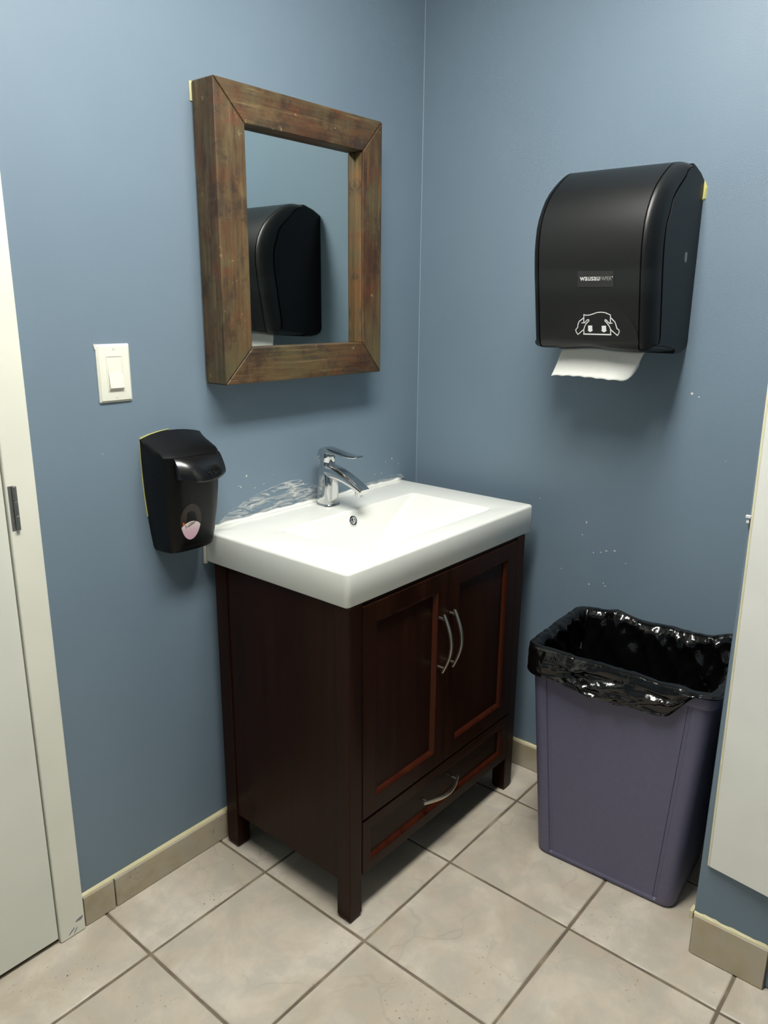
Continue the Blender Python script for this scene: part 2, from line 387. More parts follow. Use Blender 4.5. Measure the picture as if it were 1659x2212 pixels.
# ---- ceiling light
lx, ly, lw_, ld_ = LAMP
lt = empty('ceiling_light', (lx, ly, CEIL), 'long white ceiling light over the middle of the room', 'light')
V, F = merge([(boxv(lx - lw_ / 2 - .02, lx + lw_ / 2 + .02, ly - ld_ / 2 - .02, ly - ld_ / 2, CEIL - .06, CEIL), BF), (boxv(lx - lw_ / 2 - .02, lx + lw_ / 2 + .02, ly + ld_ / 2, ly + ld_ / 2 + .02, CEIL - .06, CEIL), BF),
              (boxv(lx - lw_ / 2 - .02, lx - lw_ / 2, ly - ld_ / 2, ly + ld_ / 2, CEIL - .06, CEIL), BF), (boxv(lx + lw_ / 2, lx + lw_ / 2 + .02, ly - ld_ / 2, ly + ld_ / 2, CEIL - .06, CEIL), BF)])
mesh('fixture_frame', V, F, M_white, lt)
box('diffuser', lx - lw_ / 2, lx + lw_ / 2, ly - ld_ / 2, ly + ld_ / 2, CEIL - .055, CEIL - .045, M_lamp, lt)

# ============================================================ WHITE PANEL at the right edge
pn = empty('partition_panel', (-.380, -1.0835, .95), 'tall white laminate panel with cream edge at the right of the photo', 'panel')
pp = []
def prot(x, y, z):   # swings a few degrees off the wall and leans a touch
    a = math.radians(6.3); lx_, ly_ = x, y
    xx = -.3795 + lx_ * math.cos(a) + ly_ * math.sin(a); yy = -1.0845 - lx_ * math.sin(a) * -1 * 0 + ly_ * math.cos(a) - .009 * (0.95 - z) / .75
    return (xx, yy, z)
def pbox(x0, x1, y0, y1, z0, z1): return [prot(*p) for p in boxv(x0, x1, y0, y1, z0, z1)]
mesh('panel_face', pbox(-.008, 0, -.75, -.005, .232, 2.1), BF, M_panel, pn, bevel=.001)
mesh('edge_strip', pbox(-.0075, .0, -.005, 0, .232, 2.1), BF, M_cream, pn, bevel=.0012)
V, F = merge([(pbox(-.010, -.002, .0, .009, .992, .996), BF), (pbox(-.009, -.003, .002, .007, .982, .987), BF)])
tag(mesh('latch_remnant', V, F, M_print, pn), 'small chipped white latch piece')

# ============================================================ VANITY CABINET
cl, cr, cf, cb, zt, LW = -.8178, -.1156, -.4645, -.0302, .774, .0404
cab = empty('vanity_cabinet', ((cl + cr) / 2, (cf + cb) / 2, 0), 'dark espresso wooden vanity cabinet with two doors under the white sink', 'cabinet')
for (x, y) in ((cl, cf), (cr - LW, cf), (cl, cb - LW), (cr - LW, cb - LW)):
    def ring(ins, z): return [(x + ins, y + ins, z), (x + LW - ins, y + ins, z), (x + LW - ins, y + LW - ins, z), (x + ins, y + LW - ins, z)]
    V, F = loft([ring(.004, 0), ring(0, .012), ring(0, zt)])
    mesh('leg', V, F, M_wood, cab, bevel=.0015)
sp = tag(box('side_panel', cl + .004, cl + .02, cf + LW, cb - LW, .1, zt, M_wood, cab, .001), 'plain dark side panel')
box('side_panel', cr - .02, cr - .004, cf + LW, cb - LW, .1, zt, M_wood, cab, .001)
box('back_panel', cl + LW, cr - LW, cb - .012, cb - .004, .1, zt, M_inside, cab)
box('bottom_panel', cl + .02, cr - .02, cf + .03, cb - .012, .105, .12, M_inside, cab)
# face frame rails
fx0, fx1 = cl + LW, cr - LW
box('bottom_rail', fx0, fx1, cf + .003, cf + .022, .106, .133, M_woodh, cab, .001)
box('top_rail', fx0, fx1, cf + .004, cf + .022, .735, zt, M_woodh, cab, .001)
box('middle_rail', fx0, fx1, cf + .006, cf + .022, .238, .256, M_woodh, cab, .001)
fm = (fx0 + fx1) / 2
def frame_v(x0, x1, z0, z1, s, y0, y1):
    """mitred rectangular frame of stile width s"""
    o = [(x0, z0), (x1, z0), (x1, z1), (x0, z1)]; i = [(x0 + s, z0 + s), (x1 - s, z0 + s), (x1 - s, z1 - s), (x0 + s, z1 - s)]
    V = [(a, y0, b) for a, b in o] + [(a, y0, b) for a, b in i] + [(a, y1, b) for a, b in o] + [(a, y1, b) for a, b in i]
    F = []
    for k in range(4):
        n = (k + 1) % 4
        F += [(k, n, 4 + n, 4 + k), (8 + k, 12 + k, 12 + n, 8 + n), (k, 8 + k, 8 + n, n), (4 + k, 4 + n, 12 + n, 12 + k)]
    return V, F
def moulding(x0, x1, z0, z1, wdt, yf, yb):
    """sloped bead running round the inside of a frame, front edge yf to recessed back edge yb"""
    o = [(x0, z0), (x1, z0), (x1, z1), (x0, z1)]; i = [(x0 + wdt, z0 + wdt), (x1 - wdt, z0 + wdt), (x1 - wdt, z1 - wdt), (x0 + wdt, z1 - wdt)]
    mdl = [((a[0] + b[0]) / 2, (a[1] + b[1]) / 2) for a, b in zip(o, i)]
    V = [(a, yf, b) for a, b in o] + [(a, yf + (yb - yf) * .35, b) for a, b in mdl] + [(a, yb, b) for a, b in i] + [(a, yb + .002, b) for a, b in o]
    F = []
    for k in range(4):
        n = (k + 1) % 4
        for q in range(3): F.append((q * 4 + k, q * 4 + n, q * 4 + 4 + n, q * 4 + 4 + k))
        F.append((12 + k, 12 + n, n, k))
    return V, F
def handle(parent, p0, p1, out, wd, name='handle'):
    """bow handle between two posts; out = bow height towards the room (-y)"""
    p0, p1 = Vector(p0), Vector(p1); ax = (p1 - p0).normalized(); side = ax.cross(Vector((0, 1, 0)))
    parts = []; n = 18; rings = []
    for k in range(n + 1):
        t = k / n; s = math.sin(math.pi * t); q = p0.lerp(p1, t) + Vector((0, -.013 - (out - .013) * s, 0))
        wv = wd * (.75 + .25 * s); th = .0028
        rings.append([tuple(q + side * wv / 2 + Vector((0, -th * .4, 0))), tuple(q + side * wv / 4 + Vector((0, -th, 0))), tuple(q - side * wv / 4 + Vector((0, -th, 0))), tuple(q - side * wv / 2 + Vector((0, -th * .4, 0))), tuple(q - side * wv / 2 + Vector((0, th, 0))), tuple(q + side * wv / 2 + Vector((0, th, 0)))])
    parts.append(loft(rings))
    for p, d in ((p0, 1), (p1, -1)): parts.append(cyl(p + ax * d * .012, (0, -1, 0), .0042, .018, 12))
    V, F = merge(parts); o = mesh(name, V, F, M_steel, parent); sharp(o, 40)
    return tag(o, 'curved brushed nickel handle')
def front(name, x0, x1, z0, z1, stile, label):
    d = mesh(name, *frame_v(x0, x1, z0, z1, stile, cf - .001, cf + .019), M_wood if z1 - z0 > .2 else M_woodh, cab, bevel=.001)
    tag(d, label)
    m_ = mesh('moulding', *moulding(x0 + stile, x1 - stile, z0 + stile, z1 - stile, .009, cf - .0003, cf + .0085), M_mould, d)
    tag(m_, 'wooden bead with its reddish highlight painted in')
    box('door_panel' if z1 - z0 > .2 else 'drawer_panel', x0 + stile, x1 - stile, cf + .0085, cf + .014, z0 + stile, z1 - stile, M_wood if z1 - z0 > .2 else M_woodh, d)
    return d
dl = front('door', fx0 + .0015, fm - .001, .2535, .766, .043, 'left door of the cabinet')
dr = front('door', fm + .001, fx1 - .0015, .2535, .766, .043, 'right door of the cabinet')
dw = front('drawer', fx0 + .0015, fx1 - .0015, .1085, .2475, .027, 'wide shallow drawer below the doors')
hx = .0205
handle(dl, (-.5035, cf - .001, .518), (-.5035, cf - .001, .668), .037, .010)
handle(dr, (-.4605, cf - .001, .518), (-.4605, cf - .001, .668), .037, .010)
handle(dw, (-.554, cf + .0085, .178), (-.404, cf + .0085, .178), .036, .011)

# ============================================================ SINK
sl, sr, sf, sz, sb = -.8228, -.0805, -.4648, .8512, .7741
sink = empty('sink', ((sl + sr) / 2, sf / 2, sb), 'white rectangular porcelain sink with sloped basin on the dark cabinet', 'sink')
bx0, bx1, by0, by1 = -.7, -.197, -.400, -.1416
def sring(ins, z, seg=7, r=.012): 
    return [(x + (sl + sr) / 2, y + (sf - .002) / 2, z) for x, y in rrect(sr - sl - 2 * ins, -sf - .002 - 2 * ins, max(r - ins, .002), seg)]
n1 = 7
# outer wall, rounded top edge
rings = [sring(.012, sb + .012), sring(.012, sb), sring(.004, sb), sring(0, sb + .004)]
for k in range(6):
    a = math.pi / 2 * k / 5; e = .007; rings.append(sring(e - e * math.cos(a), sz - e + e * math.sin(a)))
def basin(x0, x1, y0, y1, z, r, seg=7): return [(x + (x0 + x1) / 2, y + (y0 + y1) / 2, z) for x, y in rrect(x1 - x0, y1 - y0, r, seg)]
e = .008
for k in range(5):
    a = math.pi / 2 * k / 4; q = e * (1 - math.sin(a))
    rings.append(basin(bx0 - q, bx1 + q, by0 - q, by1 + q, sz - e * (1 - math.cos(a)) * .7, .014 + q))
zb = .742
bt = (-.505, -.400, -.345, -.178)
for t in (.08, .25, .5, .75, .92, 1.0):
    s = t if t < .9 else t
    zz = sz - .006 + (zb - sz + .006) * (t - .06 * math.sin(math.pi * t))
    rings.append(basin(bx0 + (bt[0] - bx0) * s, bx1 + (bt[1] - bx1) * s, by0 + (bt[2] - by0) * s, by1 + (bt[3] - by1) * s, zz, .014 + .012 * t))
V, F = loft(rings, cap0=False)
sharp(mesh('basin', V, F, M_porc, sink), 50)
def ringv(c, axis, R, r, n=28, m=10):
    a = Vector(axis).normalized(); s = a.orthogonal().normalized(); t = a.cross(s); c = Vector(c); rings = []
    for i in range(n + 1):
        th = 2 * math.pi * i / n; d = s * math.cos(th) + t * math.sin(th)
        rings.append([tuple(c + d * (R + r * math.cos(2 * math.pi * j / m)) + a * r * .6 * math.sin(2 * math.pi * j / m)) for j in range(m)])
    return loft(rings, False, False)
oc, oa = Vector((-.461, -.1515, .8255)), Vector((0, -.95, .3)).normalized()
V, F = merge([ringv(oc, oa, .0108, .0036), cyl(oc - oa * .004, oa, .0095, .001)])
ov = sharp(mesh('overflow_ring', V, F, M_chrome, sink)); tag(ov, 'chrome overflow ring')
V, F = cyl(oc - oa * .0025, oa, .0085, .001); mesh('overflow_hole', V, F, M_dark, ov)
V, F = merge([tube([oc + oa * .0005, oc + oa * .0005 + Vector((.0088 * math.cos(a), 0, .0088 * math.sin(a)))], .002, 8) for a in (math.radians(90), math.radians(215), math.radians(325))])
mesh('overflow_spoke', V, F, M_chrome, ov)
V, F = merge([ringv((-.452, -.262, .7425), (0, 0, 1), .019, .003), cyl((-.452, -.262, .742), (0, 0, 1), .018, .002)])
sharp(mesh('drain', V, F, M_chrome, sink)); 
rings = []; rnd = random.Random(4)
for k in range(40):
    x = sl + .01 + (sr - sl - .012) * k / 39; h = .0065 + rnd.uniform(-.002, .002); d = .010 + rnd.uniform(-.002, .002)
    rings.append([(x, -.0005, sz - .002), (x, -d, sz - .001), (x, -d * .5, sz + h * .45), (x, -.0005, sz + h)])
V, F = loft(rings); tag(mesh('caulk_bead', V, F, M_porc, sink, smooth=True), 'white caulk bead along the wall')
V, F = loft([[(sl - .004 + a, b, z) for a, b in ((0, -.0005), (0.0, -.006), (.006, -.009), (.006, -.0005))] for z in (sb - .004, sb + .03, sz + .004)])
tag(mesh('caulk_bead', V, F, M_porc, sink, smooth=True), 'white caulk down the left end')

# ============================================================ FAUCET
fx, fy = -.452, -.052
fa = empty('faucet', (fx, fy, sz), 'chrome single lever faucet on the back of the white sink', 'faucet')
def fr(w_, h_, r, z, dy=0, seg=6): return [(fx + a, fy + b + dy, z) for a, b in rrect(w_, h_, r, seg)]
V, F = loft([fr(.054, .056, .018, sz + .0002), fr(.054, .056, .018, sz + .004), fr(.051, .053, .017, sz + .006)])
sharp(mesh('base_ring', V, F, M_chrome, fa), 50)
V, F = loft([fr(.0485, .051, .016, sz + .005), fr(.048, .050, .016, sz + .04), fr(.047, .049, .017, .93), fr(.046, .047, .02, .949), fr(.044, .044, .021, .957), fr(.0405, .0405, .02, .961), fr(.039, .039, .019, .969)])
sharp(mesh('body', V, F, M_chrome, fa), 60)
# spout: loft of flattened sections that leave the front of the body and droop
def sect(y, z, wd, hh, tilt, r=.4):
    c, s = math.cos(tilt), math.sin(tilt); P = []
    for a, b in rrect(wd, hh, hh * r, 5): P.append((fx + a, y - b * s, z + b * c))
    return P
path = [(-.056, .940, .046, .034, 0.0), (-.078, .9385, .044, .033, -.12), (-.100, .9345, .042, .030, -.28), (-.125, .9265, .040, .025, -.38), (-.150, .9165, .0385, .021, -.46), (-.172, .9060, .0375, .018, -.5), (-.183, .9005, .036, .0155, -.5)]
V, F = loft([sect(y, z + .006, w_, h_, -t_) for y, z, w_, h_, t_ in path])
spt = sharp(mesh('spout', V, F, M_chrome, fa), 45)
V, F = loft([[(fx + a, -.166 + b, z) for a, b in rrect(.026, .022, .010, 5)] for z in (.893, .912)])
sharp(mesh('aerator', V, F, M_chrome, spt), 40)
# lever: cap turning into a thin S-curved paddle
V, F = loft([fr(.037, .037, .018, .9685), fr(.0395, .0395, .019, .971), fr(.040, .041, .02, .986), fr(.039, .042, .02, .998)])
lv = sharp(mesh('lever_cap', V, F, M_chrome, fa), 60)
lp = [(-.029, .9845, .030, .022), (-.035, .992, .036, .022), (-.050, .9985, .040, .019), (-.068, .9995, .040, .014), (-.088, .9975, .038, .010), (-.11, .9945, .036, .0078), (-.135, .9925, .034, .006), (-.158, .994, .031, .0045), (-.166, .9955, .024, .003)]
rings = []
for i, (y, z, wd, hh) in enumerate(lp):
    rings.append([(fx + a, y, z + b) for a, b in rrect(wd, hh, hh * .45, 5)])
V, F = loft(rings); sharp(mesh('lever', V, F, M_chrome, fa), 55)

# ============================================================ MIRROR
ml, mr, mt, mb, md, il, ir, it, ib = -.7936, -.265, 1.8132, 1.1932, -.0744, -.7137, -.3374, 1.7359, 1.2727
mi = empty('wall_mirror', ((ml + mr) / 2, 0, (mt + mb) / 2), 'square wall mirror in a thick reclaimed wood frame above the sink', 'mirror')
oc_ = [(ml, mb), (mr, mb), (mr, mt), (ml, mt)]; ic_ = [(il, ib), (ir, ib), (ir, it), (il, it)]
for k in range(4):
    n = (k + 1) % 4; g = .0006
    a, b, c, d = [Vector(q) for q in (oc_[k], oc_[n], ic_[n], ic_[k])]
    ctr = (a + b + c + d) / 4; dirv = (b - a).normalized()
    P = [a + dirv * g, b - dirv * g, c - dirv * g, d + dirv * g]
    V = [(p.x, md, p.y) for p in P] + [(p.x, -.003, p.y) for p in P]
    o = mesh('frame_rail', V, BF, M_oldx if k % 2 == 0 else M_oldz, mi, bevel=.003, seg=2)
box('mirror_glass', il - .01, ir + .01, -.0475, -.043, ib - .01, it + .01, M_glass, mi)
box('backing_board', ml + .02, mr - .02, -.03, -.0, mb + .02, mt - .02, M_inside, mi)
V, F = merge([(boxv(ml - .0035, ml + .012, -.0022, -.0004, 1.775, 1.8125), BF)])
tag(mesh('paint_edge', V, F, M_caulk, wl), 'unpainted cream patch at the mirror corner')
# bare timber on the inner face of the right upright
box('inner_strip', ir - .0012, ir + .0004, md + .006, -.0476, ib + .001, it - .001, M_rawwood, mi)

# ============================================================ LIGHT SWITCH
sx0, sx1, sz0, sz1 = -1.0585, -.9841, 1.1709, 1.2882
sw = empty('light_switch', ((sx0 + sx1) / 2, 0, (sz0 + sz1) / 2), 'white rocker light switch on the blue wall above the soap dispenser', 'switch')
cx, cz = (sx0 + sx1) / 2, (sz0 + sz1) / 2
def swr(ins, y): return [(x + cx, y, z + cz) for x, z in rrect(sx1 - sx0 - 2 * ins, sz1 - sz0 - 2 * ins, max(.003 - ins * .3, .001), 4)]
V, F = loft([swr(0, 0), swr(0, -.0025), swr(.0045, -.0062), swr(.006, -.0064)]); sharp(mesh('cover_plate', V, F, M_print if 0 else M_white, sw), 25)
V, F = frame_v(cx - .0185, cx + .0185, cz - .036, cz + .036, .0022, -.0072, -.0060); mesh('rocker_frame', V, F, M_white, sw)
hw, hh = .0155, .033
V = [(cx - hw, -.0058, cz + hh), (cx + hw, -.0058, cz + hh), (cx + hw, -.0068, cz + .004), (cx - hw, -.0068, cz + .004), (cx - hw, -.0125, cz - hh + .004), (cx + hw, -.0125, cz - hh + .004), (cx + hw, -.009, cz - hh), (cx - hw, -.009, cz - hh)]
V += [(x, -.0045, z) for x, y, z in V]
V[2] = (cx + hw, -.0075, cz + .002); V[3] = (cx - hw, -.0075, cz + .002)
F = [(0, 1, 2, 3), (3, 2, 5, 4), (4, 5, 6, 7), (0, 3, 11, 8), (3, 4, 12, 11), (4, 7, 15, 12), (1, 9, 10, 2), (2, 10, 13, 5), (5, 13, 14, 6), (7, 6, 14, 15), (0, 8, 9, 1), (8, 11, 10, 9), (11, 12, 13, 10), (12, 15, 14, 13)]
mesh('rocker', V, F, M_white, sw)
for z in (cz + .0485, cz - .0485):
    V, F = cyl((cx, -.0058, z), (0, -1, 0), .0024, .0012, 12); sc_ = mesh('screw', V, F, M_white, sw)
    box('screw_slot', cx - .0019, cx + .0019, -.0071, -.0069, z - .0003, z + .0003, M_grey, sc_)
V, F = blob(sx0 - .001, sz1 - .004, .0025, .007, 0, .002, 3); tag(mesh('paint_edge', V, F, M_chip, wl), 'white unpainted patch by the switch')

# ============================================================ SOAP DISPENSER
sd = empty('soap_dispenser', (-.902, 0, .97), 'black wall soap dispenser with pink label window left of the sink', 'dispenser')
SC = -.8955
def sd_plan(hwb, hwf, dep, z, arch=0.0, k=1.0):
    P = []
    pts = [(-hwb, 0), (-hwb, -dep * .30), (-hwb * .985, -dep * .55), (-hwf * .93, -dep * .86), (-hwf * .80, -dep * .97)]
    m = 8
    for i in range(1, m): 
        u = -1 + 2 * i / m; pts.append((hwf * .80 * u, -dep * (1.0 + .07 * (1 - u * u)) if abs(u) < 1 else -dep * .97))
    pts += [(-a, b) for a, b in reversed(pts[:5])]
    return [(SC + a, b, z - arch * (a / hwb) ** 2) for a, b in pts]
L_ = [(.832, .054, .053, .046), (.8355, .059, .058, .060), (.844, .0625, .061, .0675), (.875, .067, .0655, .0725), (.92, .0722, .071, .0775), (.97, .0765, .075, .0815), (1.02, .0785, .077, .084), (1.046, .079, .0775, .085), (1.0535, .079, .077, .0845)]
rings = [sd_plan(b, f, d, z) for z, b, f, d in L_]
for t in (.12, .3, .55, .8, .97):
    rings.append(sd_plan(.079, .077, .0845 * (1 - t) + .0005, 1.0555 + .0445 * t ** .92, .012 * (1 - .2 * (1 - t)) * min(1, t * 1.5)))
V, F = loft(rings); hs = mesh('housing', V, F, M_blk, sd, smooth=True); sharp(hs, 32)
# front cover panel with a groove round it
def sd_front(x, z):
    d = 0
    for (z0, b0, f0, d0), (z1, b1, f1, d1) in zip(L_, L_[1:]):
        if z0 <= z <= z1: d = d0 + (d1 - d0) * (z - z0) / (z1 - z0); f = f0 + (f1 - f0) * (z - z0) / (z1 - z0); break
    else: d, f = (L_[-1][3], L_[-1][2]) if z > 1 else (L_[0][3], L_[0][2])
    u = min(1, abs(x - SC) / (f * .8)); return -d * (1.0 + .07 * (1 - u * u))
def cover_grid(x0f, x1f, z0, z1, off, th, nx=12, nz=12):
    top, V, F = [], [], []
    for j in range(nz + 1):
        z = z0 + (z1 - z0) * j / nz; a, b = x0f(z), x1f(z)
        for i in range(nx + 1):
            x = a + (b - a) * i / nx; ed = (i in (0, nx)) or (j in (0, nz))
            V.append((x, sd_front(x, z) - (off if not ed else off - th), z))
    for j in range(nz):
        for i in range(nx): F.append((j * (nx + 1) + i, j * (nx + 1) + i + 1, (j + 1) * (nx + 1) + i + 1, (j + 1) * (nx + 1) + i))
    return V, F
V, F = cover_grid(lambda z: SC - .049 - .009 * (z - .84) / .2, lambda z: SC + .049 + .009 * (z - .84) / .2, .839, 1.046, .0022, .003)
fp = sharp(mesh('front_panel', V, F, M_blk, sd), 60)
# push bar: bulging visor
rings = []; nb = 16
prof = [(0.0, 1.0525), (.30, 1.046), (.62, 1.034), (.86, 1.020), (1.0, 1.006), (.96, .999), (.6, .997), (0.0, .999)]
for i in range(nb + 1):
    u = -1 + 2 * i / nb; x = SC + .006 + .060 * u; base = sd_front(x, 1.03) + .004; k = (1 - u ** 4 * .35)
    q = []
    for d, z in prof:
        zz = z if z > 1.03 else z + .010 * u * u * (1.03 - z) / .03
        q.append((x, base - .0345 * d * k - .003, zz))
    rings.append(q)
V, F = loft(rings); pb = mesh('push_bar', V, F, M_gloss, sd, smooth=True); sharp(pb, 50)
V, F = merge([ringv((SC + .012, sd_front(SC, 1.02) - .0315, 1.0165), (0, -1, .5), .0028, .001, 14, 6), ringv((SC + .024, sd_front(SC, 1.02) - .0313, 1.0165), (0, -1, .5), .0028, .001, 14, 6)])
mesh('push_emblem', V, F, M_gloss, pb, smooth=True)
def oval_patch(cx_, cz_, rx, rz, off, zlo=None, zhi=None, n=40, egg=0.15):
    P = []
    for k in range(n):
        a = 2 * math.pi * k / n; x = cx_ + rx * math.cos(a) * (1 + egg * -math.sin(a) * -1 * .6); z = cz_ + rz * math.sin(a)
        P.append((x, z))
    return P
WX, WZ = -.9135, .906
P = oval_patch(WX, WZ, .0262, .042, 0)
V, F = loft([[(x, sd_front(x, z) - .002, z) for x, z in P], [(x, sd_front(x, z) - .0029, z) for x, z in P]])
win = tag(mesh('window', V, F, M_brown, sd), 'dark amber oval window')
lowP = [(x, z) for x, z in [(WX + .0248 * math.cos(a) * (1 - .12 * math.sin(-a)), WZ - .001 + .0395 * math.sin(a)) for a in [math.radians(180 + 12 - 0) + math.radians(156) * k / 24 for k in range(25)]]]
topP = []
x1, z1 = lowP[-1]; x0, z0 = lowP[0]
for k in range(1, 10):
    t = k / 10; topP.append((x1 + (x0 - x1) * t, z1 + (z0 - z1) * t + .0095 * math.sin(math.pi * t) + .003 * (1 - t)))
P = lowP + topP
V, F = loft([[(x, sd_front(x, z) - .0025, z) for x, z in P], [(x, sd_front(x, z) - .0036, z) for x, z in P]])
lab = tag(mesh('soap_label', V, F, M_pink, win), 'pale pink oval label')
P = [(WX - .021, .909), (WX - .0155, .906), (WX - .0165, .893), (WX - .0205, .897)]
V, F = loft([[(x, sd_front(x, z) - .0025, z) for x, z in P], [(x, sd_front(x, z) - .0032, z) for x, z in P]]); mesh('pouch_edge', V, F, M_orange, win)
def strokes(lines, wd, fn, lift):
    parts = []
    for pts in lines:
        for (a, b) in zip(pts, pts[1:]):
            A, B = Vector(a), Vector(b); d = (B - A)
            if d.length < 1e-6: continue
            d.normalize(); n_ = Vector((-d.y, d.x)) * wd / 2; e_ = d * wd * .35
            q = [A - e_ + n_, A - e_ - n_, B + e_ - n_, B + e_ + n_]
            parts.append(([fn(p.x, p.y, lift) for p in q] + [fn(p.x, p.y, lift - .0005) for p in q], BF))
    return merge(parts)
sfn = lambda x, z, l: (x, sd_front(x, z) - .0031 - l, z)
wv = [[(WX - .006, .9045), (WX + .004, .9062)], [(WX - .0135, .8945), (WX - .015, .902), (WX - .0115, .8965)]] + [[(WX - .009 + .0021 * k, .8965 + .0008 * k), (WX - .008 + .0021 * k, .8998 + .0009 * k), (WX - .0069 + .0021 * k, .8967 + .0009 * k)] for k in range(9)]
V, F = strokes(wv, .0007, sfn, .0010); mesh('label_print', V, F, M_ink, win)
# thin line of old yellow paint where the wall was cut in around the housing
rings = []
ol = [(-.0738, .915), (-.0768, .95), (-.079, .99), (-.0797, 1.03), (-.0797, 1.083), (-.077, 1.090), (-.055, 1.0955), (-.03, 1.0995), (-.005, 1.1015)]
rings = [[(SC + a, -.0003, z), (SC + a, -.002, z), (SC + a * .93, -.002, z - .001), (SC + a * .93, -.0003, z - .001)] for a, z in ol]
V, F = loft(rings); tag(mesh('paint_edge', V, F, M_yellow, wl), 'thin yellow line of old paint round the soap dispenser')

# ============================================================ TOWEL DISPENSER
td = empty('towel_dispenser', (0, -.6525, 1.47), 'large black paper towel dispenser on the blue wall above the waste bin', 'dispenser')
yL, yR = -.505, -.800
# back housing
bp = [(0, 1.6455), (.030, 1.660), (.068, 1.6705), (.078, 1.6705), (.078, 1.2665), (.045, 1.2665), (.02, 1.270), (.006, 1.276), (0, 1.286)]
def tdr(y, ins): 
    return [(-max(0, d - (0 if d < .001 else 0)), y, z - ins * (1 if z > 1.5 else -1)) for d, z in bp]
V, F = loft([tdr(yL, .004), tdr(yL - .003, 0), tdr(yR + .003, 0), tdr(yR, .004)])
bh = sharp(mesh('back_housing', V, F, M_blk, td), 30)
# front cover
cp = [(.076, 1.6712), (.090, 1.6728), (.104, 1.6725), (.122, 1.6690), (.142, 1.6605), (.162, 1.6490), (.182, 1.6355), (.202, 1.6200), (.219, 1.6030), (.233, 1.5840), (.244, 1.5630), (.2515, 1.5400), (.2545, 1.5160), (.2550, 1.4900), (.2530, 1.4650), (.2490, 1.4350), (.2430, 1.4000), (.2370, 1.3650), (.2305, 1.3250), (.2250, 1.2950), (.2205, 1.2830), (.212, 1.2765), (.195, 1.2740), (.165, 1.2730), (.120, 1.2715), (.076, 1.2710)]
nrm = []
for k in range(len(cp)):
    a = Vector(cp[max(k - 1, 0)]); b = Vector(cp[min(k + 1, len(cp) - 1)]); d = (b - a).normalized(); nrm.append(Vector((-d.y, d.x)) if True else 0)
ctr = Vector((.13, 1.47))
def cov(y, ins, lip=0.0):
    P = []
    for (d, z), n_ in zip(cp, nrm):
        if n_.dot(Vector((d, z)) - ctr) < 0: n_ = -n_
        f = min(1.0, max(0.0, (d - .076) / .07)); kz = .5 if z > 1.6 else (.28 if z < 1.29 else 1)
        zz = z + (lip if z < 1.29 and d > .1 else 0)
        P.append((-(d - ins * f * n_.x * (1 if n_.x > 0 else 0)), y, zz - ins * n_.y * kz * (.35 + .65 * f)))
    return P
rings = []
def lipf(y):
    t = (y - (yL + yR) / 2 - .012) / .075
    return .0065 * math.exp(-t * t * 2.2)
E = .026
def capin(e_):
    t = (E - e_) / E * .93 if e_ < E else 0
    return .046 * (1 - math.sqrt(max(0, 1 - t * t))) / (1 - math.sqrt(1 - .93 ** 2))
def add_end(y0, sgn, seq):
    for e_ in seq:
        rings.append(cov(y0 - sgn * e_, capin(e_)))
EE = [0, .0008, .002, .004, .008, .013, .018, .022, .0245]
rings.append(cov(yL - .003, .056)); rings.append(cov(yL - .003, .049)); add_end(yL, 1, EE)
def groove(y0, sgn, rev):
    g = [(E - .0005, .0), (E + .0002, .005), (E + .0026, .005), (E + .0032, 0)]
    for e_, i_ in (reversed(g) if rev else g): rings.append(cov(y0 - sgn * e_, i_))
groove(yL, 1, False)
ys = [yL - E - .006 + (yR - yL + 2 * E + .012) * k / 22 for k in range(23)]
for y in ys: rings.append(cov(y, 0, lipf(y)))
groove(yR, -1, True)
for e_ in reversed(EE):
    rings.append(cov(yR + e_, capin(e_)))
rings.append(cov(yR + .003, .049)); rings.append(cov(yR + .003, .056)); V, F = loft(rings)
def side_plate(y, sg):
    return loft([cov(y + sg * .004, .0515), cov(y, .0515), cov(y - sg * .0, .053)])
for y_, sg in ((yR - .0012, 1), (yL + .0012, -1)):
    sv, sf_ = side_plate(y_, sg); sharp(mesh('side_plate', sv, sf_, M_blk, td), 30)
cvr = sharp(mesh('front_cover', V, F, M_cover, td), 38); tag(cvr, 'rounded smoked front cover')
def d_at(z):
    for (d0, z0), (d1, z1) in zip(cp[8:], cp[9:]):
        if z1 <= z <= z0: return d1 + (d0 - d1) * (z - z1) / (z0 - z1)
    return .22
tfn = lambda y, z, l: (-(d_at(z) + .0004 + l), y, z)
def decal(name, outline, lift, th, m, parent, sub=1):
    P = []
    n_ = len(outline)
    for k in range(n_):
        a, b = outline[k], outline[(k + 1) % n_]
        for s in range(sub): P.append((a[0] + (b[0] - a[0]) * s / sub, a[1] + (b[1] - a[1]) * s / sub))
    V, F = loft([[tfn(y, z, lift - .0006) for y, z in P], [tfn(y, z, lift + th) for y, z in P]])
    return mesh(name, V, F, m, parent)
